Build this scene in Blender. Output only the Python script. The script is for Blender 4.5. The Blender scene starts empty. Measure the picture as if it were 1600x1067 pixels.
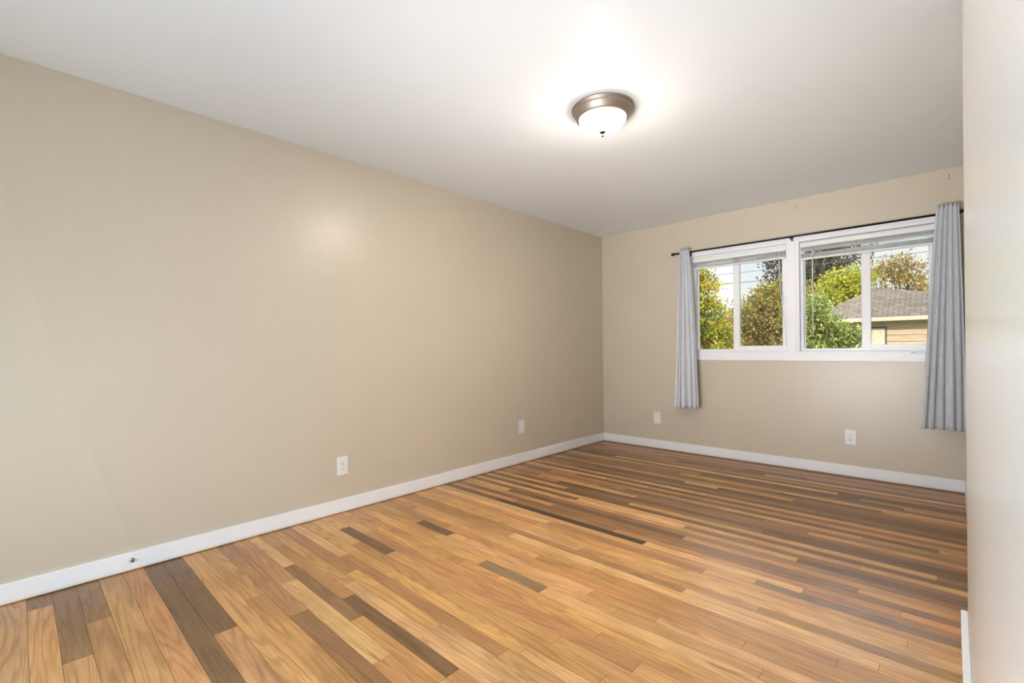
import bpy, bmesh, math, random
from mathutils import Vector, Matrix

# ------------------------------------------------------------------ camera, sky, sun, lights, exposure
S = bpy.context.scene
COL = S.collection
PI = math.pi
YAW, ROLL, FPX = 0.7554, -0.0099, 729.5
EYE = 1.1067
cam_d = bpy.data.cameras.new('camera')
cam = bpy.data.objects.new('camera', cam_d); COL.objects.link(cam)
cam_d.sensor_fit = 'HORIZONTAL'; cam_d.sensor_width = 36.0
cam_d.lens = FPX / 1600.0 * 36.0
cam_d.shift_y = 12.27 / 1600.0
cam_d.clip_start = 0.01; cam_d.clip_end = 400
cam.matrix_world = (Matrix.Translation((0, 0, EYE)) @ Matrix.Rotation(YAW, 4, 'Z') @ Matrix.Rotation(PI / 2, 4, 'X') @ Matrix.Rotation(-ROLL, 4, 'Z').inverted())
S.camera = cam

S.view_settings.view_transform = 'Standard'
S.view_settings.look = 'None'
S.view_settings.gamma = 1.0
S.view_settings.use_curve_mapping = False
S.view_settings.exposure = 0.2

SKY_STRENGTH = 1.05
LAMP_STRENGTH = 228.0
FLASH_WATTS = 58.0
SUN_STRENGTH = 5.6

w = bpy.data.worlds.new('sky'); S.world = w; w.use_nodes = True
nt = w.node_tree; nt.nodes.clear()
def wn(t, **k):
    n = nt.nodes.new(t)
    for a, b in k.items(): setattr(n, a, b)
    return n
tc = wn('ShaderNodeTexCoord')
sep = wn('ShaderNodeSeparateXYZ'); nt.links.new(tc.outputs['Generated'], sep.inputs[0])
rmp = wn('ShaderNodeValToRGB'); nt.links.new(sep.outputs['Z'], rmp.inputs[0])
cr = rmp.color_ramp
cr.elements[0].position = 0.0; cr.elements[0].color = (1.0, 0.97, 0.93, 1)
cr.elements[1].position = 0.55; cr.elements[1].color = (0.36, 0.58, 0.95, 1)
e = cr.elements.new(0.13); e.color = (0.95, 0.97, 1.0, 1)
e = cr.elements.new(0.22); e.color = (0.66, 0.83, 1.0, 1)
mpw = wn('ShaderNodeMapping'); mpw.inputs['Scale'].default_value = (3, 3, 9); nt.links.new(tc.outputs['Generated'], mpw.inputs[0])
cl = wn('ShaderNodeTexNoise'); cl.inputs['Scale'].default_value = 1.6; cl.inputs['Detail'].default_value = 6
nt.links.new(mpw.outputs[0], cl.inputs['Vector'])
clr = wn('ShaderNodeValToRGB'); nt.links.new(cl.outputs['Fac'], clr.inputs[0])
clr.color_ramp.elements[0].position = 0.40; clr.color_ramp.elements[1].position = 0.60
mxw = wn('ShaderNodeMix', data_type='RGBA'); nt.links.new(clr.outputs['Color'], mxw.inputs[0])
nt.links.new(rmp.outputs['Color'], mxw.inputs[6]); mxw.inputs[7].default_value = (1, 0.99, 0.98, 1)
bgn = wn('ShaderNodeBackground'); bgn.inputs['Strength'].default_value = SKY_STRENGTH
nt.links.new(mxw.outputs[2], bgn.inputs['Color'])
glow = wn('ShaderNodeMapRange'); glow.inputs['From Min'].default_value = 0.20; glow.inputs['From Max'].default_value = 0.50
glow.inputs['To Min'].default_value = SKY_STRENGTH; glow.inputs['To Max'].default_value = SKY_STRENGTH * 3.0   # added brightening of the unseen upper sky, for the floor's window reflection
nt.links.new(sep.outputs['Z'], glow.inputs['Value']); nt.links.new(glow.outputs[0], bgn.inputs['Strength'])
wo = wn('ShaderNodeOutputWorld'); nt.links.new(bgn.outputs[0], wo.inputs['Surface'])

sun_d = bpy.data.lights.new('sun', 'SUN'); sun_d.energy = SUN_STRENGTH; sun_d.angle = 0.01; sun_d.color = (1.0, 0.88, 0.68)
sun = bpy.data.objects.new('sun', sun_d); COL.objects.link(sun)
sun.rotation_euler = Vector((-0.62, 0.62, -0.50)).to_track_quat('-Z', 'Y').to_euler()

# the photographer's soft flash, standing behind the camera
fl_d = bpy.data.lights.new('soft_flash', 'AREA'); fl_d.shape = 'RECTANGLE'; fl_d.size = 1.2; fl_d.size_y = 0.6; fl_d.spread = PI
fl_d.energy = FLASH_WATTS; fl_d.color = (0.66, 0.84, 1.0)
fl = bpy.data.objects.new('soft_flash', fl_d); COL.objects.link(fl)
fl.location = (-1.10, -0.86, 0.62)
fl.rotation_euler = Vector((-0.06, 1.0, 0.14)).to_track_quat('-Z', 'Y').to_euler()

fb_d = bpy.data.lights.new('far_end_fill', 'AREA'); fb_d.shape = 'RECTANGLE'; fb_d.size = 1.7; fb_d.size_y = 0.8; fb_d.spread = 1.1  # added fill beam, out of view, brightens the far end and its ceiling
fb_d.energy = 18.0; fb_d.color = (1.0, 0.98, 0.95)
fb = bpy.data.objects.new('far_end_fill', fb_d); COL.objects.link(fb)
fb.location = (-1.00, -0.84, 0.55)
fb.rotation_euler = Vector((-0.08, 1.0, 0.40)).to_track_quat('-Z', 'Y').to_euler()

S.cycles.use_denoising = True
S.cycles.sample_clamp_indirect = 6.0
S.cycles.max_bounces = 10
S.cycles.diffuse_bounces = 6
S.cycles.caustics_reflective = False
S.cycles.caustics_refractive = False

# ------------------------------------------------------------------ helpers
class MB:
    def __init__(s): s.bm = bmesh.new()
    def box(s, x0, x1, y0, y1, z0, z1, mat=None):
        vs = [s.bm.verts.new((x, y, z)) for z in (z0, z1) for y in (y0, y1) for x in (x0, x1)]
        if mat is not None:
            for v in vs: v.co = mat @ v.co
        for f in ((0, 2, 3, 1), (4, 5, 7, 6), (0, 1, 5, 4), (2, 6, 7, 3), (0, 4, 6, 2), (1, 3, 7, 5)):
            s.bm.faces.new([vs[i] for i in f])
        return s
    def quad(s, *pts):
        return s.bm.faces.new([s.bm.verts.new(p) for p in pts])
    def lathe(s, prof, n=48, loc=(0, 0, 0), axis='Z'):
        loc = Vector(loc); rings = []
        def P(r, z, a):
            if axis == 'Z': return loc + Vector((r * math.cos(a), r * math.sin(a), z))
            if axis == 'X': return loc + Vector((z, r * math.cos(a), r * math.sin(a)))
            return loc + Vector((r * math.sin(a), z, r * math.cos(a)))
        for r, z in prof:
            if r < 1e-6: rings.append([s.bm.verts.new(P(0, z, 0))])
            else: rings.append([s.bm.verts.new(P(r, z, 2 * PI * i / n)) for i in range(n)])
        for a, b in zip(rings, rings[1:]):
            for i in range(n):
                j = (i + 1) % n
                if len(a) == 1 and len(b) == 1: continue
                if len(a) == 1: s.bm.faces.new((a[0], b[j], b[i]))
                elif len(b) == 1: s.bm.faces.new((a[i], a[j], b[0]))
                else: s.bm.faces.new((a[i], a[j], b[j], b[i]))
        return s
    def tube(s, pts, radii, n=8, cap=True):
        pts = [Vector(p) for p in pts]
        if not hasattr(radii, '__len__'): radii = [radii] * len(pts)
        rings = []
        for i, p in enumerate(pts):
            t = (pts[min(i + 1, len(pts) - 1)] - pts[max(i - 1, 0)]).normalized()
            up = Vector((0, 0, 1)) if abs(t.z) < 0.9 else Vector((1, 0, 0))
            a = t.cross(up).normalized(); b = t.cross(a)
            rings.append([s.bm.verts.new(p + (a * math.cos(2 * PI * k / n) + b * math.sin(2 * PI * k / n)) * radii[i]) for k in range(n)])
        for a, b in zip(rings, rings[1:]):
            for k in range(n):
                s.bm.faces.new((a[k], a[(k + 1) % n], b[(k + 1) % n], b[k]))
        if cap:
            s.bm.faces.new(rings[0][::-1]); s.bm.faces.new(rings[-1])
        return s
    def build(s, name, mat, parent=None, bevel=0, smooth=False, seg=2):
        bmesh.ops.recalc_face_normals(s.bm, faces=s.bm.faces)
        me = bpy.data.meshes.new(name); s.bm.to_mesh(me); s.bm.free()
        o = bpy.data.objects.new(name, me); COL.objects.link(o)
        me.materials.append(mat)
        if smooth:
            for p in me.polygons: p.use_smooth = True
        if parent:
            o.parent = parent
            o.matrix_parent_inverse = Matrix.Translation(-parent.location)
        if bevel:
            b = o.modifiers.new('bevel', 'BEVEL'); b.width = bevel; b.segments = seg; b.limit_method = 'ANGLE'
        return o

def struct(o): o['kind'] = 'structure'; return o
def thing(name, label, cat, loc=(0, 0, 0), group=None):
    o = bpy.data.objects.new(name, None); COL.objects.link(o); o.location = loc; o.empty_display_size = 0.1
    return tag(o, label, cat, group)
def tag(o, label, cat, group=None):
    o['label'] = label; o['category'] = cat
    if group: o['group'] = group
    return o

def new_mat(name):
    m = bpy.data.materials.new(name); m.use_nodes = True
    return m, m.node_tree, m.node_tree.nodes['Principled BSDF']
def N(t, typ, ins=None, **k):
    n = t.nodes.new(typ)
    for a, b in k.items(): setattr(n, a, b)
    for a, b in (ins or {}).items(): n.inputs[a].default_value = b
    return n
def simple(name, col, rough=0.5, metal=0.0, bump=0, bscale=100, spec=0.5, bdist=0.001):
    m, t, p = new_mat(name)
    p.inputs['Base Color'].default_value = (*col, 1); p.inputs['Roughness'].default_value = rough
    p.inputs['Metallic'].default_value = metal; p.inputs['Specular IOR Level'].default_value = spec
    c = N(t, 'ShaderNodeTexCoord')
    nz = N(t, 'ShaderNodeTexNoise', {'Scale': bscale, 'Detail': 3.0}); t.links.new(c.outputs['Object'], nz.inputs['Vector'])
    # faint tone variation
    mx = N(t, 'ShaderNodeMix', data_type='RGBA'); mx.inputs[6].default_value = (*[v * 0.97 for v in col], 1); mx.inputs[7].default_value = (*[min(1, v * 1.02) for v in col], 1)
    t.links.new(nz.outputs['Fac'], mx.inputs[0]); t.links.new(mx.outputs[2], p.inputs['Base Color'])
    if bump:
        b = N(t, 'ShaderNodeBump', {'Strength': bump, 'Distance': bdist}); t.links.new(nz.outputs['Fac'], b.inputs['Height']); t.links.new(b.outputs[0], p.inputs['Normal'])
    return m

# ------------------------------------------------------------------ materials
def wall_paint(name, col, rough, streak=False):
    m, t, p = new_mat(name)
    c = N(t, 'ShaderNodeTexCoord')
    big = N(t, 'ShaderNodeTexNoise', {'Scale': 1.1, 'Detail': 4.0}); t.links.new(c.outputs['Object'], big.inputs['Vector'])
    mx = N(t, 'ShaderNodeMix', data_type='RGBA')
    mx.inputs[6].default_value = (*[v * 0.965 for v in col], 1); mx.inputs[7].default_value = (*[v * 1.035 for v in col], 1)
    t.links.new(big.outputs['Fac'], mx.inputs[0]); t.links.new(mx.outputs[2], p.inputs['Base Color'])
    p.inputs['Roughness'].default_value = rough
    mp = N(t, 'ShaderNodeMapping'); mp.inputs['Scale'].default_value = (1, 1, 0.04) if streak else (1, 1, 1)
    t.links.new(c.outputs['Object'], mp.inputs[0])
    fine = N(t, 'ShaderNodeTexNoise', {'Scale': 24.0 if streak else 90.0, 'Detail': 3.0}); t.links.new(mp.outputs[0], fine.inputs['Vector'])
    wob = N(t, 'ShaderNodeTexNoise', {'Scale': 2.2, 'Detail': 2.0}); t.links.new(c.outputs['Object'], wob.inputs['Vector'])
    b1 = N(t, 'ShaderNodeBump', {'Strength': 0.0 if streak else 0.25, 'Distance': 0.02}); t.links.new(wob.outputs['Fac'], b1.inputs['Height'])
    b2 = N(t, 'ShaderNodeBump', {'Strength': 0.12, 'Distance': 0.0012}); t.links.new(fine.outputs['Fac'], b2.inputs['Height'])
    t.links.new(b1.outputs[0], b2.inputs['Normal']); t.links.new(b2.outputs[0], p.inputs['Normal'])
    return m
M_WALL = wall_paint('tan_eggshell_paint', (0.565, 0.503, 0.402), 0.33)
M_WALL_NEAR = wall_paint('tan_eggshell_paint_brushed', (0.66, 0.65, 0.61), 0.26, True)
M_CEIL = wall_paint('white_ceiling_paint', (0.775, 0.80, 0.835), 0.42)
M_TRIM = simple('white_trim_paint', (0.86, 0.865, 0.895), 0.35, bump=0.1, bscale=40)
M_VINYL = simple('white_vinyl', (0.86, 0.87, 0.895), 0.3)
M_PLATE = simple('white_plastic', (0.80, 0.80, 0.80), 0.3)
M_SLOT = simple('dark_slot', (0.03, 0.03, 0.03), 0.6)
M_BLACK = simple('black_metal', (0.012, 0.011, 0.011), 0.4, 0.6)
M_STEEL = simple('grey_steel', (0.25, 0.24, 0.23), 0.35, 0.9)
M_NICKEL = simple('brushed_bronze_nickel', (0.34, 0.28, 0.24), 0.46, 0.85)
M_BLIND = simple('white_blind_slat', (0.84, 0.84, 0.83), 0.4)
M_CORD = simple('white_cord', (0.75, 0.75, 0.70), 0.6)
M_HOLE = simple('anchor_hole', (0.02, 0.012, 0.01), 0.8)
M_OUTDOOR = simple('exterior_siding_house', (0.5, 0.48, 0.45), 0.8)
M_SUBFLOOR = simple('dark_floor_gap', (0.05, 0.028, 0.016), 0.8)

def base_mat():
    m, t, p = new_mat('white_baseboard_paint')
    p.inputs['Roughness'].default_value = 0.35
    c = N(t, 'ShaderNodeTexCoord'); sp = N(t, 'ShaderNodeSeparateXYZ'); t.links.new(c.outputs['Object'], sp.inputs[0])
    nz = N(t, 'ShaderNodeTexNoise', {'Scale': 7.0, 'Detail': 5.0}); t.links.new(c.outputs['Object'], nz.inputs['Vector'])
    # grime line of old floor finish along the bottom edge
    mr = N(t, 'ShaderNodeMapRange', {'From Min': 0.006, 'From Max': 0.022, 'To Min': 1.0, 'To Max': 0.0}); t.links.new(sp.outputs['Z'], mr.inputs['Value'])
    mu = N(t, 'ShaderNodeMath', operation='MULTIPLY'); t.links.new(mr.outputs[0], mu.inputs[0]); t.links.new(nz.outputs['Fac'], mu.inputs[1])
    mx = N(t, 'ShaderNodeMix', data_type='RGBA'); mx.inputs[6].default_value = (0.85, 0.855, 0.88, 1); mx.inputs[7].default_value = (0.62, 0.46, 0.24, 1)
    t.links.new(mu.outputs[0], mx.inputs[0]); t.links.new(mx.outputs[2], p.inputs['Base Color'])
    return m
M_BASE = base_mat()

def wood_mat():
    m, t, p = new_mat('oak_strip_floor')
    L = t.links.new
    tone = N(t, 'ShaderNodeAttribute', attribute_name='tone')
    off = N(t, 'ShaderNodeAttribute', attribute_name='grain_shift')
    c = N(t, 'ShaderNodeTexCoord')
    add = N(t, 'ShaderNodeVectorMath', operation='ADD'); L(c.outputs['Object'], add.inputs[0]); L(off.outputs['Vector'], add.inputs[1])
    mp = N(t, 'ShaderNodeMapping'); mp.inputs['Scale'].default_value = (1.6, 34, 1); L(add.outputs[0], mp.inputs[0])
    fine = N(t, 'ShaderNodeTexNoise', {'Scale': 2.4, 'Detail': 6.0, 'Roughness': 0.65, 'Distortion': 0.4}); L(mp.outputs[0], fine.inputs['Vector'])
    # cathedral figure: contour lines of a stretched noise
    mp2 = N(t, 'ShaderNodeMapping'); mp2.inputs['Scale'].default_value = (0.5, 7.0, 1); L(add.outputs[0], mp2.inputs[0])
    wv = N(t, 'ShaderNodeTexNoise', {'Scale': 1.5, 'Detail': 1.5, 'Roughness': 0.4}); L(mp2.outputs[0], wv.inputs['Vector'])
    w1_ = N(t, 'ShaderNodeMath', {1: 105.0}, operation='MULTIPLY'); L(wv.outputs['Fac'], w1_.inputs[0])
    w2_ = N(t, 'ShaderNodeMath', operation='SINE'); L(w1_.outputs[0], w2_.inputs[0])
    wr = N(t, 'ShaderNodeValToRGB'); L(w2_.outputs[0], wr.inputs[0])
    wr.color_ramp.elements[0].position = 0.0; wr.color_ramp.elements[0].color = (1.0, 1.0, 1.0, 1)
    wr.color_ramp.elements[1].position = 0.95; wr.color_ramp.elements[1].color = (0.74, 0.68, 0.60, 1)
    fr = N(t, 'ShaderNodeValToRGB'); L(fine.outputs['Fac'], fr.inputs[0])
    fr.color_ramp.elements[0].position = 0.3; fr.color_ramp.elements[0].color = (0.80, 0.77, 0.72, 1)
    fr.color_ramp.elements[1].position = 0.68; fr.color_ramp.elements[1].color = (1.13, 1.12, 1.10, 1)
    # occasional dark mineral streaks / knots
    mp3 = N(t, 'ShaderNodeMapping'); mp3.inputs['Scale'].default_value = (2.2, 17, 1); L(add.outputs[0], mp3.inputs[0])
    kn = N(t, 'ShaderNodeTexNoise', {'Scale': 1.3, 'Detail': 3.0, 'Distortion': 0.6}); L(mp3.outputs[0], kn.inputs['Vector'])
    kr = N(t, 'ShaderNodeValToRGB'); L(kn.outputs['Fac'], kr.inputs[0])
    kr.color_ramp.elements[0].position = 0.67; kr.color_ramp.elements[0].color = (1, 1, 1, 1)
    kr.color_ramp.elements[1].position = 0.78; kr.color_ramp.elements[1].color = (0.42, 0.36, 0.30, 1)
    blotch = N(t, 'ShaderNodeTexNoise', {'Scale': 4.5, 'Detail': 3.0}); L(add.outputs[0], blotch.inputs['Vector'])
    br = N(t, 'ShaderNodeValToRGB'); L(blotch.outputs['Fac'], br.inputs[0])
    br.color_ramp.elements[0].position = 0.3; br.color_ramp.elements[0].color = (0.84, 0.82, 0.80, 1)
    br.color_ramp.elements[1].position = 0.7; br.color_ramp.elements[1].color = (1.1, 1.1, 1.08, 1)
    prev = tone.outputs['Color']
    for r_, f in ((wr, 0.75), (fr, 1.0), (kr, 0.8), (br, 1.0)):
        x = N(t, 'ShaderNodeMix', data_type='RGBA', blend_type='MULTIPLY'); x.inputs[0].default_value = f
        L(prev, x.inputs[6]); L(r_.outputs['Color'], x.inputs[7]); prev = x.outputs[2]
    L(prev, p.inputs['Base Color'])
    p.inputs['Specular IOR Level'].default_value = 0.5
    rr = N(t, 'ShaderNodeMapRange', {'To Min': 0.25, 'To Max': 0.40}); L(blotch.outputs['Fac'], rr.inputs['Value']); L(rr.outputs[0], p.inputs['Roughness'])
    b = N(t, 'ShaderNodeBump', {'Strength': 0.12, 'Distance': 0.001}); L(fine.outputs['Fac'], b.inputs['Height']); L(b.outputs[0], p.inputs['Normal'])
    return m
M_WOOD = wood_mat()

def glass_mat():
    m, t, p = new_mat('window_glass'); t.nodes.remove(p)
    out = [n for n in t.nodes if n.type == 'OUTPUT_MATERIAL'][0]
    tr = N(t, 'ShaderNodeBsdfTransparent'); tr.inputs[0].default_value = (0.96, 0.98, 0.97, 1)
    gl = N(t, 'ShaderNodeBsdfGlossy', {'Roughness': 0.02})
    fr = N(t, 'ShaderNodeFresnel', {'IOR': 1.45})
    mx = N(t, 'ShaderNodeMixShader'); t.links.new(fr.outputs[0], mx.inputs[0]); t.links.new(tr.outputs[0], mx.inputs[1]); t.links.new(gl.outputs[0], mx.inputs[2])
    t.links.new(mx.outputs[0], out.inputs[0]); return m
M_GLASS = glass_mat()
def screen_mat():
    m, t, p = new_mat('insect_screen_mesh'); t.nodes.remove(p)
    out = [n for n in t.nodes if n.type == 'OUTPUT_MATERIAL'][0]
    tr = N(t, 'ShaderNodeBsdfTransparent'); df = N(t, 'ShaderNodeBsdfDiffuse'); df.inputs[0].default_value = (0.12, 0.12, 0.12, 1)
    mx = N(t, 'ShaderNodeMixShader', {0: 0.09}); t.links.new(tr.outputs[0], mx.inputs[1]); t.links.new(df.outputs[0], mx.inputs[2])
    t.links.new(mx.outputs[0], out.inputs[0]); return m
M_SCREEN = screen_mat()
def bowl_mat():
    m, t, p = new_mat('lit_alabaster_glass')
    p.inputs['Base Color'].default_value = (0.9, 0.87, 0.8, 1); p.inputs['Roughness'].default_value = 0.3
    p.inputs['Emission Color'].default_value = (1.0, 0.88, 0.74, 1)
    # bulbs sit low in the bowl, so the glass glows most towards its foot
    g = N(t, 'ShaderNodeNewGeometry'); sp = N(t, 'ShaderNodeSeparateXYZ'); t.links.new(g.outputs['Normal'], sp.inputs[0])
    mr = N(t, 'ShaderNodeMapRange', {'From Min': -0.40, 'From Max': -0.92, 'To Min': 0.012 * LAMP_STRENGTH, 'To Max': LAMP_STRENGTH}); t.links.new(sp.outputs['Z'], mr.inputs['Value'])
    t.links.new(mr.outputs[0], p.inputs['Emission Strength'])
    return m
M_BOWL = bowl_mat()
def curtain_mat(name, c0, c1):
    m, t, p = new_mat(name)
    L = t.links.new
    c = N(t, 'ShaderNodeTexCoord')
    mp = N(t, 'ShaderNodeMapping'); mp.inputs['Scale'].default_value = (14, 14, 260); L(c.outputs['Object'], mp.inputs[0])
    n1 = N(t, 'ShaderNodeTexNoise', {'Scale': 1.0, 'Detail': 3.0, 'Roughness': 0.6}); L(mp.outputs[0], n1.inputs['Vector'])
    mp2 = N(t, 'ShaderNodeMapping'); mp2.inputs['Scale'].default_value = (220, 220, 10); L(c.outputs['Object'], mp2.inputs[0])
    n2 = N(t, 'ShaderNodeTexNoise', {'Scale': 1.0, 'Detail': 2.0}); L(mp2.outputs[0], n2.inputs['Vector'])
    ad = N(t, 'ShaderNodeMath', operation='ADD'); L(n1.outputs['Fac'], ad.inputs[0]); L(n2.outputs['Fac'], ad.inputs[1])
    mr = N(t, 'ShaderNodeMapRange', {'From Min': 0.72, 'From Max': 1.2}); L(ad.outputs[0], mr.inputs['Value'])
    mx = N(t, 'ShaderNodeMix', data_type='RGBA'); mx.inputs[6].default_value = (*c0, 1); mx.inputs[7].default_value = (*c1, 1)
    L(mr.outputs[0], mx.inputs[0]); L(mx.outputs[2], p.inputs['Base Color'])
    p.inputs['Roughness'].default_value = 0.85; p.inputs['Sheen Weight'].default_value = 0.15
    b = N(t, 'ShaderNodeBump', {'Strength': 0.3, 'Distance': 0.001}); L(ad.outputs[0], b.inputs['Height']); L(b.outputs[0], p.inputs['Normal'])
    tl = N(t, 'ShaderNodeBsdfTranslucent'); L(mx.outputs[2], tl.inputs[0])
    ms = N(t, 'ShaderNodeMixShader', {0: 0.15}); out = [n for n in t.nodes if n.type == 'OUTPUT_MATERIAL'][0]
    L(p.outputs[0], ms.inputs[1]); L(tl.outputs[0], ms.inputs[2]); L(ms.outputs[0], out.inputs[0])
    return m
M_CURT = curtain_mat('grey_blue_slub_linen', (0.62, 0.64, 0.68), (0.80, 0.82, 0.86))
def leaf_mat(name, bark=False):
    m, t, p = new_mat(name); L = t.links.new
    a = N(t, 'ShaderNodeAttribute', attribute_name='leaf_tone')
    L(a.outputs['Color'], p.inputs['Base Color']); p.inputs['Roughness'].default_value = 0.6; p.inputs['Specular IOR Level'].default_value = 0.25
    tl = N(t, 'ShaderNodeBsdfTranslucent'); L(a.outputs['Color'], tl.inputs[0])
    ms = N(t, 'ShaderNodeMixShader', {0: 0.35}); out = [n for n in t.nodes if n.type == 'OUTPUT_MATERIAL'][0]
    L(p.outputs[0], ms.inputs[1]); L(tl.outputs[0], ms.inputs[2]); L(ms.outputs[0], out.inputs[0])
    return m
M_LEAF = leaf_mat('tree_leaf')
M_BARK = simple('bark', (0.13, 0.095, 0.065), 0.9, bump=0.6, bscale=20, bdist=0.02)

# ------------------------------------------------------------------ room shell
XL, XR, XN = -3.055, 0.077, 0.038        # left wall, far right wall, nearer right wall face
YB, YF, HC = 4.838, -0.95, 2.44          # window wall, wall behind the camera, ceiling
YN = 2.50                                # end of the nearer right wall
BH = 0.096                               # baseboard height

def floor():
    rnd = random.Random(7)
    HON, PAL, MID, BRN, DRK, RED, BLK = (0.60, 0.335, 0.135), (0.68, 0.41, 0.185), (0.46, 0.25, 0.105), (0.30, 0.162, 0.072), (0.195, 0.110, 0.052), (0.54, 0.275, 0.115), (0.085, 0.052, 0.032)
    MUD = (0.30, 0.195, 0.11)
    tones = dict(H=HON, P=PAL, M=MID, B=BRN, D=DRK, R=RED, K=BLK, U=MUD)
    edges = [YF - 0.02]
    y = 0.023
    e_ = []
    while y > YF: e_.append(y); y -= 0.083
    edges += sorted(e_)
    for v in (0.105, 0.188, 0.268, 0.360, 0.442, 0.520, 0.606, 0.692, 0.774, 0.852, 0.930, 0.988, 1.048, 1.110, 1.178, 1.240, 1.302, 1.365, 1.432, 1.500, 1.558, 1.620, 1.690, 1.750, 1.812, 1.872, 1.930, 1.990, 2.055, 2.105, 2.165, 2.230, 2.290, 2.350, 2.408): edges.append(v)
    y = 2.408
    while y < YB - 0.03:
        y += 0.0555; edges.append(min(y, YB - 0.001))
    # seen joints: row start y -> [(x end, tone), ...] from the left wall on
    spec = {0.023: [(-2.9, 'B'), (-1.2, 'H')], 0.105: [(-2.31, 'B'), (-1.1, 'H')], 0.188: [(-2.585, 'B'), (-1.7, 'M'), (-.6, 'H')],
            0.268: [(-1.75, 'H'), (-.6, 'P')], 0.360: [(-1.6, 'R'), (-.5, 'H')], 0.442: [(-1.55, 'D'), (-.4, 'M')],
            0.520: [(-2.11, 'D'), (-1.2, 'M'), (-.2, 'H')], 0.606: [(-1.45, 'H'), (-.3, 'P')], 0.692: [(-2.3, 'H'), (-1.3, 'R'), (-.2, 'H')],
            0.774: [(-2.018, 'M'), (-1.1, 'B'), (.1, 'H')], 0.852: [(-2.33, 'M'), (-1.495, 'P'), (-.5, 'R')],
            0.930: [(-2.5, 'P'), (-1.8, 'B'), (-1.25, 'R'), (-.4, 'H')],
            0.988: [(-2.6, 'M'), (-1.986, 'M'), (-1.252, 'D'), (-.3, 'R')], 1.048: [(-2.1, 'H'), (-1.1, 'P')], 1.110: [(-2.2, 'M'), (-1.505, 'H'), (-.4, 'P')],
            1.178: [(-2.4, 'P'), (-1.2, 'M')], 1.240: [(-2.05, 'H'), (-1.153, 'H'), (-.2, 'P')], 1.302: [(-2.5, 'P'), (-1.7, 'M')],
            1.365: [(-2.772, 'P'), (-2.245, 'D'), (-1.1, 'H')], 1.432: [(-2.6, 'P'), (-.803, 'R')], 1.500: [(-2.0, 'H'), (-1.0, 'H')],
            1.620: [(-1.787, 'H'), (-1.375, 'U'), (-.3, 'P')], 1.750: [(-2.51, 'H'), (-2.197, 'D'), (-1.2, 'P')],
            1.812: [(-2.3, 'M'), (-.57, 'R')], 1.930: [(-1.31, 'H'), (-.3, 'R')], 1.990: [(-1.924, 'M'), (-.19, 'P')], 2.055: [(-1.93, 'M'), (-.896, 'M'), (.2, 'P')],
            2.105: [(-2.13, 'H'), (-1.5, 'P'), (-.6, 'H')], 2.165: [(-1.2, 'H'), (.1, 'P')], 2.290: [(-1.88, 'P'), (-.9, 'M')], 2.350: [(-1.876, 'P'), (-1.2, 'H'), (-.68, 'H'), (.2, 'U')],
            2.408: [(-2.45, 'D'), (-1.275, 'K'), (-.5, 'P'), (.2, 'M')]}
    far0 = [('D', 'D', 'M', 'B', 'D', 'B', 'M', 'D', 'H')]
    me = bpy.data.meshes.new('floor'); V, F, T, G = [], [], [], []
    prev_ends = []
    row_dark = 0
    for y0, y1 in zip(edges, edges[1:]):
        x = XL + 0.001; key = round(y0, 3)
        planks = list(spec.get(key, []))
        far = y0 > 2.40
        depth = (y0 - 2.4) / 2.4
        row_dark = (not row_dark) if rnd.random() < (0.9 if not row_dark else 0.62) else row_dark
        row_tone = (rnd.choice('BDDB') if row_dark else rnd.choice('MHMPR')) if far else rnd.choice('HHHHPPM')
        first = True
        while x < XR - 0.005:
            if planks:
                xe, tn = planks.pop(0)
            else:
                for _ in range(12):
                    xe = x + (rnd.uniform(0.25, 1.5) if not first else rnd.uniform(0.15, 1.1))
                    if all(abs(xe - q) > 0.12 for q in prev_ends): break
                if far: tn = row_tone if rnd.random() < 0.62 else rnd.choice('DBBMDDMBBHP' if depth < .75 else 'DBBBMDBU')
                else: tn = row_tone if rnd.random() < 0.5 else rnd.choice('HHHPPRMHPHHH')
            first = False
            if xe > XR - 0.08: xe = XR
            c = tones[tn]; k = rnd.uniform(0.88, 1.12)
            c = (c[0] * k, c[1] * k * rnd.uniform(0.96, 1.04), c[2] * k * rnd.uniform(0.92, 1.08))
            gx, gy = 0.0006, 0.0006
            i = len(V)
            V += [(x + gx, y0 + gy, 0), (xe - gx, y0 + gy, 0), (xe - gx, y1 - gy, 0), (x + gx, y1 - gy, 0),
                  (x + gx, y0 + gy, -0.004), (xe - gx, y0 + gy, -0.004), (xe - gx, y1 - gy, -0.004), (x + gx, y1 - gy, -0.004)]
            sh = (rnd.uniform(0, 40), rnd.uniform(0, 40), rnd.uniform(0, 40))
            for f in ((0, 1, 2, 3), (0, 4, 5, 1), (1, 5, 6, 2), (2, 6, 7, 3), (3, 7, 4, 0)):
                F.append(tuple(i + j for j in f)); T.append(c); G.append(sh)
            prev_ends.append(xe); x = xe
        prev_ends = prev_ends[-8:]
    # the boards beneath the gaps
    i = len(V)
    V += [(XL - 0.1, YF - 0.1, -0.004), (XR + 0.15, YF - 0.1, -0.004), (XR + 0.15, YB + 0.05, -0.004), (XL - 0.1, YB + 0.05, -0.004),
          (XL - 0.1, YF - 0.1, -0.15), (XR + 0.15, YF - 0.1, -0.15), (XR + 0.15, YB + 0.05, -0.15), (XL - 0.1, YB + 0.05, -0.15)]
    for f in ((0, 1, 2, 3), (4, 7, 6, 5), (0, 4, 5, 1), (1, 5, 6, 2), (2, 6, 7, 3), (3, 7, 4, 0)):
        F.append(tuple(i + j for j in f)); T.append((0.05, 0.028, 0.016)); G.append((0, 0, 0))
    me.from_pydata(V, [], F); me.update()
    a = me.attributes.new('tone', 'FLOAT_COLOR', 'FACE')
    for k, c in enumerate(T): a.data[k].color = (*c, 1)
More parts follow.
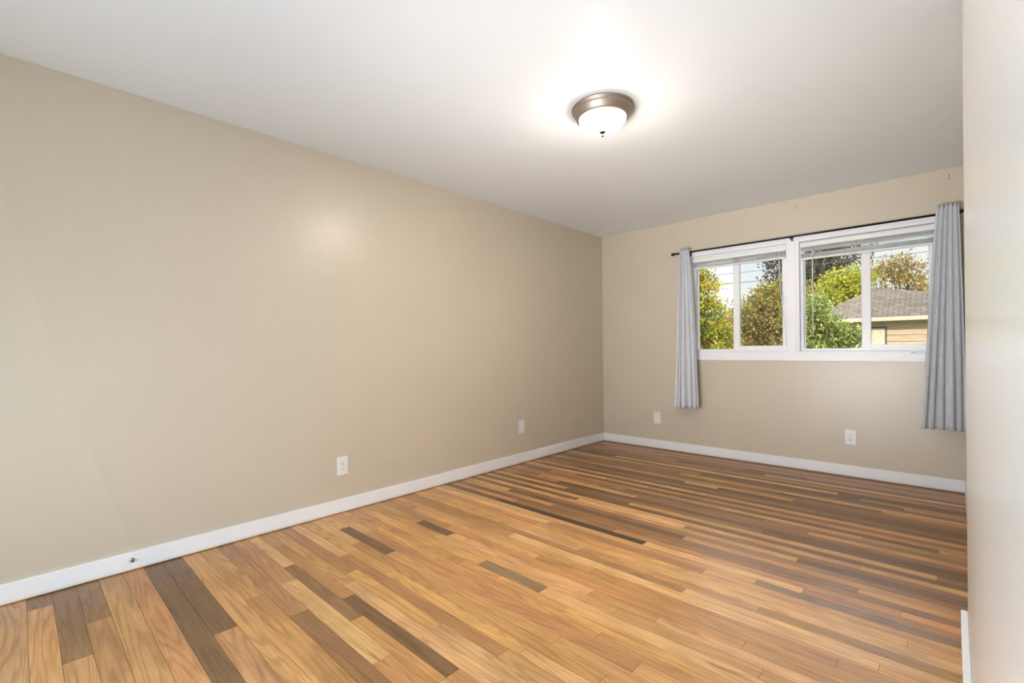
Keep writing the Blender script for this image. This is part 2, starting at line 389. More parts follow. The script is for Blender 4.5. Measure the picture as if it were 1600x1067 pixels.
    g = me.attributes.new('grain_shift', 'FLOAT_VECTOR', 'FACE')
    for k, c in enumerate(G): g.data[k].vector = c
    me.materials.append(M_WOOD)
    o = bpy.data.objects.new('floor', me); COL.objects.link(o); return struct(o)
floor()

struct(MB().box(XL - 0.15, XR + 0.25, YF - 0.15, YB + 0.15, HC, HC + 0.2).build('ceiling', M_CEIL))
wl = struct(MB().box(XL - 0.15, XL, YF - 0.15, YB + 0.15, -0.15, HC).build('wall_left', M_WALL))
struct(MB().box(XL, XR, YF - 0.15, YF, -0.15, HC).build('wall_rear', M_WALL))
struct(MB().box(XR, XR + 0.2, YF - 0.15, YB + 0.15, -0.15, HC).build('wall_right', M_WALL))
struct(MB().box(XN, XR, YF, YN, 0.0, HC).build('wall_right', M_WALL_NEAR, bevel=0.004))
# window wall with the two openings
Z0, Z1 = 1.058, 2.052
W1 = (-1.965, -1.088); W2 = (-0.998, -0.075)
mb = MB()
YO = YB + 0.15
mb.box(XL, XR, YB, YO, -0.15, Z0); mb.box(XL, XR, YB, YO, Z1, HC)
mb.box(XL, W1[0], YB, YO, Z0, Z1); mb.box(W1[1], W2[0], YB, YO, Z0, Z1); mb.box(W2[1], XR, YB, YO, Z0, Z1)
wb = struct(mb.build('wall_back', M_WALL))
# old anchor holes above the window, a vertical drywall seam and a paint fleck
for x, z in ((-2.178, 2.367), (-1.018, 2.381), (-0.004, 2.387)):
    for dz in (0.010, -0.010):
        MB().lathe([(0, -0.001), (0.0042, -0.001), (0.0042, 0.001), (0, 0.001)], 12, (x, YB - 0.0004, z + dz - 0.012), 'Y').build('screw_hole', M_HOLE, wb)
MB().box(XL, XL + 0.0014, 1.880, 1.889, BH, 1.27).build('drywall_seam', M_WALL, wl)
MB().lathe([(0, 0), (0.004, 0), (0.003, 0.001), (0, 0.001)], 10, (XL, 2.131, 2.303), 'X').build('paint_fleck', M_TRIM, wl)

# baseboards (they stand a few millimetres off the floor)
GP = 0.005
BT = 0.015
struct(MB().box(XL, XL + BT, YF, 2.4015, GP, BH).build('baseboard_left', M_BASE, bevel=0.003))
struct(MB().box(XL, XL + BT, 2.4045, YB, GP, BH + 0.002).build('baseboard_left', M_BASE, bevel=0.003))
bb = struct(MB().box(XL + BT, XR, YB - BT, YB, GP, BH).build('baseboard_back', M_BASE, bevel=0.003))
struct(MB().box(XR - BT, XR, YN, YB - BT, GP, BH).build('baseboard_right', M_BASE, bevel=0.003))
struct(MB().box(XN - 0.020, XN, YF, YN - 0.02, GP, BH - 0.004).build('baseboard_right', M_BASE, bevel=0.003))

# ------------------------------------------------------------------ window casing, windows
CY = YB - 0.016
CX0, CX1, CZ0, CZ1 = -2.005, -0.018, 0.978, 2.112
mb = MB()
mb.box(CX0, CX1, CY, YB, CZ0, Z0); mb.box(CX0, CX1, CY, YB, Z1, CZ1)
mb.box(CX0, W1[0], CY, YB, Z0, Z1); mb.box(W1[1], W2[0], CY, YB, Z0, Z1); mb.box(W2[1], CX1, CY, YB, Z0, Z1)
struct(mb.build('trim_1', M_TRIM, bevel=0.002))
mb = MB()
mb.box(W1[1] + 0.022, W2[0] - 0.022, CY - 0.007, CY, Z0 - 0.018, Z1 + 0.01)      # batten on the mullion
mb.box(W1[0], W2[1], CY - 0.005, CY, Z1 + 0.018, Z1 + 0.028)                    # bead under the head
struct(mb.build('trim_2', M_TRIM, bevel=0.002))

def window(n, x0, x1, mid0, mid1):
    root = bpy.data.objects.new('window_%d' % n, None); COL.objects.link(root); root.location = (x0, YB, Z0); struct(root)
    fy0, fy1 = YB + 0.030, YB + 0.115
    fw = 0.030
    m = MB()
    m.box(x0, x0 + fw, fy0, fy1, Z0, Z1); m.box(x1 - fw, x1, fy0, fy1, Z0, Z1)
    m.box(x0 + fw, x1 - fw, fy0, fy1, Z0, Z0 + fw); m.box(x0 + fw, x1 - fw, fy0, fy1, Z1 - fw, Z1)
    m.build('window_frame', M_VINYL, root, bevel=0.002)
    # jamb lining between casing and frame
    m = MB(); t_ = 0.006
    m.box(x0, x0 + t_, CY, fy0, Z0, Z1); m.box(x1 - t_, x1, CY, fy0, Z0, Z1)
    m.box(x0 + t_, x1 - t_, CY, fy0, Z0, Z0 + t_); m.box(x0 + t_, x1 - t_, CY, fy0, Z1 - t_, Z1)
    m.build('jamb_lining', M_TRIM, root)
    # fixed pane, left
    gy = YB + 0.070
    MB().box(x0 + fw, mid1 - 0.01, gy, gy + 0.004, Z0 + fw, Z1 - fw).build('glass_pane', M_GLASS, root)
    # sliding sash, right
    sy0, sy1 = fy0 + 0.004, fy0 + 0.034
    a0, a1, b0, b1 = mid0, x1 - fw, Z0 + fw, Z1 - fw
    m = MB(); sr = 0.030
    m.box(a0, mid1, sy0, sy1, b0, b1); m.box(a1 - 0.022, a1, sy0, sy1, b0, b1)
    m.box(mid1, a1 - 0.022, sy0, sy1, b0, b0 + sr); m.box(mid1, a1 - 0.022, sy0, sy1, b1 - sr, b1)
    sash = m.build('sash', M_VINYL, root, bevel=0.002)
    MB().box(mid1, a1 - 0.022, sy0 + 0.013, sy0 + 0.017, b0 + sr, b1 - sr).build('glass_pane', M_GLASS, sash)
    MB().box(mid1 - 0.02, x1 - fw, fy1 - 0.012, fy1 - 0.011, Z0 + fw, Z1 - fw).build('insect_screen', M_SCREEN, root)
    return root, sash, sy0, b0
w1, s1, sy, sb = window(1, W1[0], W1[1], -1.572, -1.512)
w2, s2, sy, sb = window(2, W2[0], W2[1], -0.549, -0.487)
m = MB(); m.box(-0.290, -0.275, CY - 0.006, CY, 1.050, 1.060); m.box(-0.235, -0.205, CY - 0.008, CY, 1.044, 1.052); m.box(-0.205, -0.13, CY - 0.003, CY, 1.043, 1.047)
m.build('latch', M_STEEL, w2, bevel=0.001)
m = MB(); m.box(-1.487, -1.472, CY - 0.003, CY, 1.018, 1.026); m.build('catch', M_PLATE, w1, bevel=0.001)

# ------------------------------------------------------------------ venetian blinds drawn up
def blind(x0, x1, ztop, headh, gap, zbot, label, nsl, seed):
    rnd = random.Random(seed)
    root = thing('venetian_blind', label, 'blind', ((x0 + x1) / 2, YB + 0.006, ztop), 'raised blinds at the heads of the two windows')
    y0, y1 = YB - 0.010, YB + 0.018
    MB().box(x0, x1, y0, y1, ztop - headh, ztop).build('headrail', M_BLIND, root, bevel=0.002)
    zs = ztop - headh - gap
    m = MB()
    for i in range(nsl):
        t = i / (nsl - 1)
        z = zs - (zs - zbot - 0.020) * t + rnd.uniform(-0.0005, 0.0005)
        if i < (9 if gap > 0.03 else 1): z = ztop - headh - gap * (0.1 + 0.1 * i)
        sag = rnd.uniform(-0.001, 0.001) + (0.003 if (i < 9 and gap > 0.03) else 0)
        tw = rnd.uniform(-0.002, 0.003)
        nseg = 6
        for k in range(nseg):
            xa, xb = x0 + 0.006 + (x1 - x0 - 0.012) * k / nseg, x0 + 0.006 + (x1 - x0 - 0.012) * (k + 1) / nseg
            za = z - sag * math.sin(PI * k / nseg); zb_ = z - sag * math.sin(PI * (k + 1) / nseg)
            ym = (y0 + y1) / 2
            m.quad((xa, y0, za - tw), (xb, y0, zb_ - tw), (xb, ym, zb_ + 0.0016), (xa, ym, za + 0.0016))
            m.quad((xa, ym, za + 0.0016), (xb, ym, zb_ + 0.0016), (xb, y1, zb_ + tw), (xa, y1, za + tw))
    o = m.build('slat_stack', M_BLIND, root)
    s = o.modifiers.new('solid', 'SOLIDIFY'); s.thickness = 0.0006
    MB().box(x0 + 0.004, x1 - 0.004, y0 - 0.001, y1 - 0.001, zbot, zbot + 0.016).build('bottom_rail', M_BLIND, root, bevel=0.003)
    for x in (x0 + 0.09, (x0 + x1) / 2, x1 - 0.09):
        MB().tube([(x, y0 - 0.002, ztop - headh), (x + 0.002, y0 - 0.004, (ztop + zbot) / 2), (x, y0 - 0.002, zbot + 0.004)], 0.0016, 6).build('ladder_cord', M_CORD, root)
    return root, y0
b1, by = blind(W1[0] + 0.012, W1[1] - 0.010, 2.022, 0.036, 0.005, 1.914, 'short white raised blind above the left window between curtain and centre post', 14, 3)
pts = [(-1.152, by - 0.006, 1.99), (-1.149, by - 0.010, 1.80), (-1.140, by - 0.012, 1.60), (-1.118, by - 0.012, 1.38), (-1.098, by - 0.012, 1.19), (-1.094, by - 0.012, 1.11)]
MB().tube(pts, 0.0028, 6).build('lift_cord', M_CORD, b1)
b2, by = blind(W2[0] + 0.012, W2[1] - 0.010, 2.034, 0.040, 0.036, 1.880, 'deeper white raised blind with hanging wand above the right window', 22, 5)
m = MB().tube([(-0.888, by - 0.012, 1.975), (-0.889, by - 0.014, 1.60), (-0.888, by - 0.014, 1.19)], 0.0048, 6); m.build('tilt_wand', simple('clear_wand', (0.72, 0.80, 0.82), 0.15), b2, smooth=True)
MB().tube([(-0.893, by - 0.008, 1.985), (-0.888, by - 0.012, 1.975)], 0.003, 6).build('wand_hook', M_STEEL, b2)

# ------------------------------------------------------------------ curtain rod and curtains
RY, RZ = YB - 0.080, 2.088
rod = thing('curtain_rod', 'thin black curtain rod with ball ends spanning both windows', 'curtain rod', (-1.04, RY, RZ))
MB().lathe([(0, -2.125), (0.0085, -2.125), (0.0085, 0.048), (0, 0.048)], 16, (0, RY, RZ), 'X').build('pole', M_BLACK, rod, smooth=True)
def ball(r, n=9): return [(r * math.sin(PI * i / n), -r * math.cos(PI * i / n)) for i in range(n + 1)]
for x in (-2.138, 0.058):
    m = MB().lathe(ball(0.016), 20, (x, RY, RZ), 'X'); s_ = 1 if x < 0 else -1
    m.lathe([(0.0, -0.014), (0.012, -0.014), (0.012, 0.002), (0.009, 0.006), (0, 0.006)], 16, (x + s_ * 0.018 , RY, RZ), 'X')
    m.build('finial', M_BLACK, rod, smooth=True)
for x in (-1.968, -1.043, -0.045):
    m = MB(); m.box(x - 0.010, x + 0.010, CY - 0.004, CY, RZ - 0.030, RZ + 0.016)
    m.box(x - 0.005, x + 0.005, RY, CY - 0.004, RZ - 0.020, RZ - 0.011)
    m.box(x - 0.006, x + 0.006, RY - 0.012, RY + 0.012, RZ - 0.020, RZ - 0.008)
    m.build('bracket', M_BLACK, rod, bevel=0.001)

def curtain(name, label, top, bot, zt, zb, nf, seed, lean=1.0):
    """top/bot = (x left, x right); folds run along x and deepen downwards"""
    rnd = random.Random(seed)
    nu, nv = nf * 16 + 1, 46
    ph = [rnd.uniform(-0.4, 0.4) for _ in range(nf + 2)]
    am = [rnd.uniform(0.75, 1.25) for _ in range(nf + 2)]
    wd = [rnd.uniform(0.6, 1.5) for _ in range(nf)]; cum = [0.0]
    for q in wd: cum.append(cum[-1] + q / sum(wd))
    bm = bmesh.new(); grid = []
    for j in range(nv):
        v = j / (nv - 1)
        vv = v ** 0.85
        x0 = top[0] + (bot[0] - top[0]) * vv; x1 = top[1] + (bot[1] - top[1]) * vv ** 0.8
        row = []
        for i in range(nu):
            u = i / (nu - 1)
            k = u * nf; f = int(min(k, nf - 1e-6)); uu = cum[f] + (cum[f + 1] - cum[f]) * (k - f)
            loc_ph = ph[f] * (1 - (k - f)) + ph[f + 1] * (k - f)
            a = am[f] * (1 - (k - f)) + am[f + 1] * (k - f)
            ang = 2 * PI * k + loc_ph * v
            amp = (0.015 + 0.019 * v) * a
            s = 1.0 - 2.0 * math.sqrt(max(0.0, 0.5 + 0.5 * math.sin(ang)))      # broad fronts, narrow valleys
            y = RY - 0.034 - 0.016 * v + amp * s
            x = x0 + (x1 - x0) * uu + 0.006 * v * math.cos(2 * ang)
            x += 0.006 * math.sin(3.0 * v + f * 1.7) * v * (1 if 0 < u < 1 else 0.4)
            z = zt + (zb - zt) * v
            z += 0.003 * math.sin(ang * 1.0 + 1) * (1 if j == nv - 1 else 0)
            row.append(bm.verts.new((x, y, z)))
        grid.append(row)
    for a, b in zip(grid, grid[1:]):
        for i in range(nu - 1): bm.faces.new((a[i], b[i], b[i + 1], a[i + 1]))
    me = bpy.data.meshes.new(name); bm.to_mesh(me); bm.free()
    for p in me.polygons: p.use_smooth = True
    me.materials.append(M_CURT)
    o = bpy.data.objects.new(name, me); COL.objects.link(o)
    s = o.modifiers.new('solid', 'SOLIDIFY'); s.thickness = 0.0025
    return tag(o, label, 'curtain', 'pair of grey curtains')
curtain('curtain', 'narrow gathered grey curtain at the left end of the rod', (-2.040, -1.956), (-2.104, -1.860), 2.128, 0.487, 5, 11)
curtain('curtain', 'wider grey-blue curtain beside the right wall', (-0.074, 0.043), (-0.178, 0.068), 2.150, 0.478, 5, 23)

# ------------------------------------------------------------------ wall plates
def plate(loc, wall, label, cat, duplex):
    root = thing('wall_outlet' if duplex else 'wall_plate', label, cat, loc, 'white wall plates low on the walls')
    R_ = Matrix.Translation(loc) @ (Matrix.Rotation(PI / 2, 4, 'Z') if wall == 'L' else Matrix.Identity(4))
    # local: x across, -y out of the wall, z up
    def B(m, x0, x1, y0, y1, z0, z1): m.box(x0, x1, y0, y1, z0, z1, R_)
    m = MB(); B(m, -0.0395, 0.0395, -0.006, 0, -0.0625, 0.0625); m.build('cover_plate', M_PLATE, root, bevel=0.003)
    if duplex:
        for zc in (0.020, -0.020):
            m = MB(); B(m, -0.017, 0.017, -0.0085, -0.005, zc - 0.0145, zc + 0.0145); r_ = m.build('receptacle', M_PLATE, root, bevel=0.002)
            m = MB(); B(m, -0.0085, -0.0058, -0.0090, -0.0084, zc - 0.003, zc + 0.007); B(m, 0.0058, 0.0085, -0.0090, -0.0084, zc - 0.002, zc + 0.006); B(m, -0.0025, 0.0025, -0.0090, -0.0084, zc - 0.011, zc - 0.006)
            m.build('slot', M_SLOT, r_)
        m = MB(); B(m, -0.0025, 0.0025, -0.0072, -0.0055, -0.0025, 0.0025); m.build('screw', M_STEEL, root)
    else:
        m = MB(); B(m, -0.010, 0.010, -0.0075, -0.005, -0.015, 0.015); m.build('jack', M_PLATE, root, bevel=0.001)
        for zc in (0.042, -0.042):
            m = MB(); B(m, -0.0025, 0.0025, -0.0070, -0.0055, zc - 0.0025, zc + 0.0025); m.build('screw', M_STEEL, root)
    return root
plate((XL, 1.531, 0.320), 'L', 'white duplex outlet in the middle of the long left wall', 'outlet', True)
plate((XL, 3.365, 0.352), 'L', 'white wall plate on the left wall near the far corner', 'wall plate', False)
plate((-2.367, YB, 0.338), 'B', 'white wall plate on the window wall left of the narrow curtain', 'wall plate', False)
plate((-0.628, YB, 0.335), 'B', 'white duplex outlet on the wall under the right window', 'outlet', True)

# stub of a door stop screwed into the left baseboard
ds = thing('door_stop', 'small broken grey metal door stop on the left baseboard', 'door stop', (XL + BT, 0.395, 0.058))
p0 = (XL + BT, 0.395, 0.058)
MB().lathe([(0, 0), (0.009, 0), (0.009, 0.003), (0.005, 0.005), (0.005, 0.014), (0, 0.014)], 16, p0, 'X').build('mounting_base', M_STEEL, ds, smooth=False)
pts = [(p0[0] + 0.008 + 0.022 * t / 24, p0[1] + 0.006 * math.cos(t * 1.05), p0[2] + 0.006 * math.sin(t * 1.05)) for t in range(25)]
MB().tube(pts, 0.0014, 6).build('spring', M_STEEL, ds)

# ------------------------------------------------------------------ ceiling light
LX, LY = -1.405, 2.245
lamp = thing('ceiling_light', 'flush ceiling light with bronze rim and glowing frosted glass bowl', 'ceiling light', (LX, LY, HC))
prof = [(0.0, 0), (0.168, 0.0), (0.171, -0.004), (0.170, -0.010), (0.163, -0.014), (0.160, -0.020), (0.161, -0.026), (0.156, -0.032), (0.150, -0.040), (0.146, -0.050), (0.141, -0.057), (0.134, -0.060), (0.128, -0.058), (0.0, -0.05)]
MB().lathe(prof, 64, (LX, LY, HC)).build('canopy_rim', M_NICKEL, lamp, smooth=True)
bowl = []
for i in range(15):
    a = PI / 2 * i / 14
    bowl.append((0.131 * math.cos(a) ** 0.9 if i < 14 else 0.0, -0.052 - 0.076 * math.sin(a) ** 1.1))
MB().lathe(bowl, 64, (LX, LY, HC)).build('glass_bowl', M_BOWL, lamp, smooth=True)
m = MB().lathe([(0, -0.120), (0.014, -0.122), (0.019, -0.127), (0.019, -0.134), (0.012, -0.138), (0.005, -0.140), (0.005, -0.145), (0.008, -0.149), (0.006, -0.155), (0, -0.157)], 24, (LX, LY, HC))
m.build('finial', simple('bronze_finial', (0.014, 0.009, 0.006), 0.6, spec=0.1), lamp, smooth=True)

# ------------------------------------------------------------------ outside
GZ = -0.30
def lawn():
    m, t, p = new_mat('lawn_grass'); L = t.links.new
    c = N(t, 'ShaderNodeTexCoord'); n = N(t, 'ShaderNodeTexNoise', {'Scale': 3.0, 'Detail': 8.0}); L(c.outputs['Object'], n.inputs['Vector'])
    r = N(t, 'ShaderNodeValToRGB'); L(n.outputs['Fac'], r.inputs[0])
    r.color_ramp.elements[0].color = (0.07, 0.10, 0.025, 1); r.color_ramp.elements[1].color = (0.22, 0.22, 0.07, 1)
    L(r.outputs['Color'], p.inputs['Base Color']); p.inputs['Roughness'].default_value = 0.9
    mb = MB(); mb.box(-60, 60, YB + 0.15, 110, GZ - 0.3, GZ)
    return struct(mb.build('ground', m))
lawn()

def leaf_cloud(name, clumps, n, size, palette, parent, seed, droop=0.3):
    """clumps: (cx, cy, cz, rx, ry, rz, share); leaves sit on small twigs' ends in lumps inside each ellipsoid"""
    rnd = random.Random(seed)
    V, F, T = [], [], []
    tot = sum(c[6] for c in clumps)
    for (cx, cy, cz, rx, ry, rz, sh) in clumps:
        nl = int(n * sh / tot); per = 26
        for _ in range(max(1, nl // per)):
            while True:
                d = Vector((rnd.uniform(-1, 1), rnd.uniform(-1, 1), rnd.uniform(-1, 1)))
                if 0.25 < d.length < 1: break
            ctr = Vector((cx + d.x * rx, cy + d.y * ry, cz + d.z * rz))
            base = rnd.choice(palette); k = rnd.uniform(0.75, 1.2)
            cr_ = size * rnd.uniform(1.6, 3.0)
            for _ in range(per):
                p = ctr + Vector((rnd.gauss(0, cr_), rnd.gauss(0, cr_), rnd.gauss(0, cr_ * 0.7)))
                s = size * rnd.uniform(0.6, 1.25)
                nrm = Vector((rnd.gauss(0, 0.6), rnd.gauss(0, 0.6) - 0.3, rnd.gauss(0.5, 0.5))).normalized()
                t = nrm.cross(Vector((rnd.uniform(-1, 1), rnd.uniform(-1, 1), -droop))).normalized(); b = nrm.cross(t)
                i = len(V)
                V += [p - t * s, p + b * s * 0.42 + nrm * s * 0.1, p + t * s, p - b * s * 0.42 + nrm * s * 0.1]
                F.append((i, i + 1, i + 2, i + 3))
                q = k * rnd.uniform(0.8, 1.2)
                T.append((base[0] * q, base[1] * q * rnd.uniform(0.94, 1.06), base[2] * q, 1))
    me = bpy.data.meshes.new(name); me.from_pydata([tuple(v) for v in V], [], F); me.update()
    a = me.attributes.new('leaf_tone', 'FLOAT_COLOR', 'FACE')
    for k, c in enumerate(T): a.data[k].color = c
    me.materials.append(M_LEAF)
    o = bpy.data.objects.new(name, me); COL.objects.link(o); o.parent = parent; o.matrix_parent_inverse = Matrix.Translation(-parent.location)
    return o

def tree(label, cat, base, clumps, n, size, palette, seed, trunk_r=0.12, stems=1, name='tree', group='trees and bushes outside the windows', twig=0.012):
    rnd = random.Random(seed + 99)
    root = thing(name, label, cat, base, group)
    m = MB(); bx, by_, bz = base
    top = max(c[2] for c in clumps)
    for s in range(stems):
        ox, oy = (rnd.uniform(-0.3, 0.3), rnd.uniform(-0.3, 0.3)) if stems > 1 else (0, 0)
        zt = bz + (top - bz) * 0.55
        m.tube([(bx + ox * 0.3, by_ + oy * 0.3, bz - 0.05), (bx + ox, by_ + oy, (bz + zt) / 2), (bx + ox * 1.6, by_ + oy * 1.6, zt)], [trunk_r, trunk_r * 0.8, trunk_r * 0.5], 8)
    m.build('trunk', M_BARK, root, smooth=True)
    m = MB(); zs = bz + (top - bz) * 0.4
    for (cx, cy, cz, rx, ry, rz, sh) in clumps:
        for _ in range(5):
            ex, ey, ez = cx + rnd.uniform(-.8, .8) * rx, cy + rnd.uniform(-.8, .8) * ry, cz + rnd.uniform(-.4, .9) * rz
            st = Vector((bx, by_, zs + rnd.uniform(-.2, .3) * (top - zs))); en = Vector((ex, ey, ez)); md = st.lerp(en, 0.5) + Vector((rnd.uniform(-.15, .15), rnd.uniform(-.15, .15), 0.1)) * (en - st).length
            m.tube([st, md, en], [trunk_r * 0.35, trunk_r * 0.2, twig], 6)
    m.build('branches', M_BARK, root, smooth=True)
    leaf_cloud('foliage', clumps, n, size, palette, root, seed)
    return root

YG = [(0.48, 0.43, 0.03), (0.27, 0.28, 0.03), (0.46, 0.40, 0.04), (0.13, 0.17, 0.03), (0.42, 0.27, 0.05)]
BRG = [(0.27, 0.25, 0.05), (0.38, 0.27, 0.08), (0.45, 0.33, 0.11), (0.20, 0.18, 0.04), (0.33, 0.32, 0.05), (0.40, 0.24, 0.06)]
DKG = [(0.06, 0.06, 0.02), (0.09, 0.07, 0.025), (0.14, 0.085, 0.035), (0.075, 0.06, 0.02)]
BYG = [(0.42, 0.42, 0.04), (0.34, 0.36, 0.04), (0.52, 0.46, 0.06)]
SHG = [(0.20, 0.26, 0.06), (0.30, 0.36, 0.09), (0.13, 0.18, 0.04), (0.42, 0.42, 0.12)]
ORG = [(0.46, 0.29, 0.07), (0.34, 0.23, 0.05), (0.52, 0.35, 0.10), (0.28, 0.22, 0.05)]

tree('yellow-green leafy tree filling the leftmost window pane', 'tree', (-5.9, 14.2, GZ),
     [(-5.75, 14.1, 2.75, .75, .8, .72, 3), (-5.5, 14.2, 1.9, .8, .8, .7, 3), (-6.3, 14.0, 1.5, .9, .9, 1.1, 3), (-5.25, 14.5, 1.25, .7, .7, .7, 2.4), (-5.5, 14.0, .5, .9, .9, .6, 2.2), (-5.85, 14.0, 3.15, .75, .7, .5, 2.4), (-6.6, 13.8, 2.6, .8, .8, .9, 2.4)], 19000, .062, YG, 1)
tree('brown and olive autumn bush in the second window pane', 'tree', (-4.5, 17.4, GZ),
     [(-4.45, 17.4, 2.35, .75, .7, .85, 3), (-3.95, 17.9, 2.6, .75, .7, .9, 3), (-5.15, 17.1, 1.8, .8, .7, .85, 2.5), (-4.25, 17.5, 1.2, 1.0, .8, .9, 3), (-3.75, 18.1, 1.5, .75, .7, 1.0, 2)], 19000, .066, BRG, 2, stems=4, trunk_r=.06)
tree('tall dark tree rising behind the bushes at the centre post', 'tree', (-6.6, 35.0, GZ),
     [(-7.9, 34.0, 6.6, 1.3, 1.4, 2.3, 2.3), (-6.6, 35.0, 7.6, 1.8, 1.6, 2.3, 3), (-5.2, 36.0, 6.6, 1.6, 1.5, 1.9, 2.6), (-6.2, 35.2, 4.9, 2.0, 1.6, 1.5, 2.2), (-7.2, 34.6, 9.0, 1.5, 1.5, 1.5, 1.2)], 12000, .12, DKG, 3, trunk_r=.28)
tree('bright lime-yellow tree behind the left slope of the garage roof', 'tree', (-4.4, 29.0, GZ),
     [(-4.1, 29.2, 4.2, .95, .8, .75, 3), (-3.5, 29.6, 4.5, .7, .7, .55, 2), (-4.7, 28.7, 3.4, .9, .8, .7, 2.4), (-4.0, 29.3, 3.0, 1.1, .9, .8, 2)], 11000, .09, BYG, 4, trunk_r=.14)
tree('pale green leafy shrub low in the third window pane', 'shrub', (-1.95, 10.6, GZ),
     [(-2.0, 10.5, 1.75, .38, .4, .30, 2), (-1.75, 10.7, 1.35, .42, .4, .32, 3), (-1.45, 10.95, 1.28, .26, .3, .18, 1.2), (-1.95, 10.5, .85, .5, .5, .5, 3)], 9000, .042, SHG, 5, trunk_r=.03, stems=4, name='shrub', twig=.006)
tree('sparse orange-leaved tree showing sky behind the garage roof', 'tree', (-2.1, 34.0, GZ),
     [(-2.7, 33.3, 5.0, .75, .7, .75, 1.6), (-2.2, 33.7, 5.5, .65, .7, .5, 1.6), (-1.5, 34.2, 5.0, .6, .7, .5, 1.1), (-.9, 34.8, 4.3, .5, .5, .4, .7), (-2.0, 33.8, 4.2, 1.1, .7, .5, .8), (-.35, 35.2, 5.7, .45, .4, .3, .5)], 1700, .125, ORG, 6, trunk_r=.10, twig=.018)
tree('low olive tree far back between the two left-hand trees', 'tree', (-8.0, 24.5, GZ),
     [(-7.9, 24.5, 1.6, 1.2, .9, 1.1, 3), (-7.0, 25.0, 1.3, 1.2, .9, 1.0, 3), (-9.2, 24.0, 1.7, 1.2, .9, 1.3, 2)], 4200, .09, BRG + YG, 8, trunk_r=.10)

# garage / shed with a hipped shingle roof
def shingle():
    m, t, p = new_mat('grey_brown_shingles'); L = t.links.new
    c = N(t, 'ShaderNodeTexCoord')
    mp = N(t, 'ShaderNodeMapping'); mp.inputs['Scale'].default_value = (3.2, 7.5, 1); L(c.outputs['UV'], mp.inputs[0])
    bk = N(t, 'ShaderNodeTexBrick', {'Scale': 1.0, 'Mortar Size': 0.035, 'Bias': -0.2, 'Brick Width': 0.9, 'Row Height': 1.0}); L(mp.outputs[0], bk.inputs['Vector'])
    bk.inputs['Color1'].default_value = (0.20, 0.155, 0.115, 1); bk.inputs['Color2'].default_value = (0.115, 0.09, 0.07, 1); bk.inputs['Mortar'].default_value = (0.05, 0.04, 0.033, 1)
    L(bk.outputs['Color'], p.inputs['Base Color']); p.inputs['Roughness'].default_value = 0.95
    return m
def siding_mat():
    m, t, p = new_mat('weathered_tan_boards'); L = t.links.new
    c = N(t, 'ShaderNodeTexCoord'); mp = N(t, 'ShaderNodeMapping'); mp.inputs['Scale'].default_value = (1, 1, 12); L(c.outputs['Object'], mp.inputs[0])
    n = N(t, 'ShaderNodeTexNoise', {'Scale': 2.5, 'Detail': 5.0}); L(mp.outputs[0], n.inputs['Vector'])
    r = N(t, 'ShaderNodeValToRGB'); L(n.outputs['Fac'], r.inputs[0])
    r.color_ramp.elements[0].position = .3; r.color_ramp.elements[0].color = (0.46, 0.335, 0.235, 1); r.color_ramp.elements[1].position = .7; r.color_ramp.elements[1].color = (0.68, 0.52, 0.38, 1)
    L(r.outputs['Color'], p.inputs['Base Color']); p.inputs['Roughness'].default_value = 0.9
    return m
g = thing('garage', 'low tan garage with hipped shingle roof outside the right window', 'garage', (-0.4, 21.9, GZ))
EZ = 2.03
ex0, ex1, ey0, ey1 = -4.10, 3.30, 20.0, 23.8
ap0, ap1 = Vector((-2.03, 21.9, 3.27)), Vector((-1.95, 21.95, 3.26))
bm = bmesh.new(); uvl = bm.loops.layers.uv.new('UVMap')
cs = [Vector(q) for q in ((ex0, ey0, EZ), (ex1, ey0, EZ), (ex1, ey1, EZ), (ex0, ey1, EZ))]
for a_, b_ in ((0, 1), (1, 2), (2, 3), (3, 0)):
    A_, B_ = cs[a_], cs[b_]; ax = (B_ - A_).normalized()
    f = bm.faces.new([bm.verts.new(v) for v in (A_, B_, ap0)])
    nrm = (B_ - A_).cross(ap0 - A_).normalized(); ay = nrm.cross(ax)
    for lp in f.loops: lp[uvl].uv = ((lp.vert.co - A_).dot(ax), (lp.vert.co - A_).dot(ay))
bm.faces.new([bm.verts.new(v) for v in cs[::-1]])
me = bpy.data.meshes.new('roof'); bm.to_mesh(me); bm.free(); me.materials.append(shingle())
rf = bpy.data.objects.new('roof', me); COL.objects.link(rf); rf.parent = g; rf.matrix_parent_inverse = Matrix.Translation(-g.location)
m = MB()
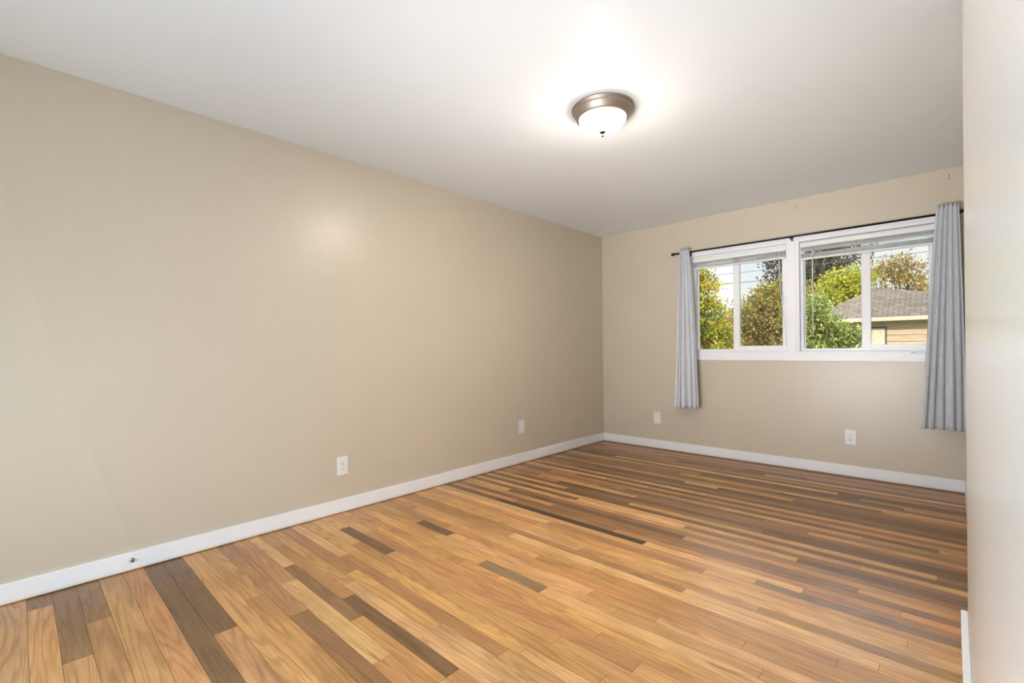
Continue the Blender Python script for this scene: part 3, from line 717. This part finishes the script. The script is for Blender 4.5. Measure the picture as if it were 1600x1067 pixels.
m.box(ex0 - .06, ex1 + .06, ey0 - .08, ey0, EZ - .10, EZ + .03); m.box(ex0 - .08, ex0, ey0, ey1, EZ - .10, EZ + .03); m.box(ex1, ex1 + .08, ey0, ey1, EZ - .10, EZ + .03)
m.build('gutter', simple('cream_gutter', (0.62, 0.52, 0.40), .6), g, bevel=.01)
m = MB(); wx0, wx1, wy0, wy1 = ex0 + .35, ex1 - .35, ey0 + .30, ey1 - .3
m.box(wx0, wx1, wy0, wy1, GZ, EZ - .02)
z = GZ + .05
while z < EZ - .42:                       # lapped boards on the front
    v0, v1 = z, z + .215
    for (xa, xb) in ((wx0, -2.62), (-1.60, wx1)):
        m.quad((xa, wy0 - .028, v0), (xb, wy0 - .028, v0), (xb, wy0 - .004, v1), (xa, wy0 - .004, v1))
        m.quad((xa, wy0 - .028, v0), (xb, wy0 - .028, v0), (xb, wy0, v0), (xa, wy0, v0))
    z += .215
m.build('wall', siding_mat(), g)
m = MB(); m.box(-2.57, -1.64, wy0 - .02, wy0 + .01, GZ + .02, 1.70); m.build('door', simple('cream_door', (0.74, 0.60, 0.48), .5), g, bevel=.005)
m = MB(); m.box(-2.62, -1.60, wy0 - .035, wy0, 1.70, 1.76); m.box(-1.64, -1.60, wy0 - .035, wy0, GZ, 1.70); m.box(-2.62, -2.57, wy0 - .035, wy0, GZ, 1.70)
m.build('door_frame', simple('brown_door_frame', (0.12, 0.08, 0.05), .7), g)

# overhead lines between two far poles
def wire(label, a, b, sag, r=.012):
    a, b = Vector(a), Vector(b); n = 40
    pts = [a.lerp(b, i / n) - Vector((0, 0, sag * 4 * (i / n) * (1 - i / n))) for i in range(n + 1)]
    m = MB().tube(pts, r, 6); o = m.build('power_line', M_WIRE, None)
    tag(o, label, 'power line', 'power lines crossing outside the windows')
M_WIRE = simple('grey_cable', (0.10, 0.09, 0.085), .6)
wire('upper overhead wire crossing the sky above the garage roof', (-24, 23.8, 5.95), (14, 27.5, 6.3), .55)
wire('middle overhead wire crossing the sky above the garage roof', (-24, 23.8, 5.35), (14, 27.5, 5.75), .62)
wire('lowest overhead wire crossing the trees in all panes', (-24, 23.8, 4.75), (14, 27.5, 5.2), .55, .016)
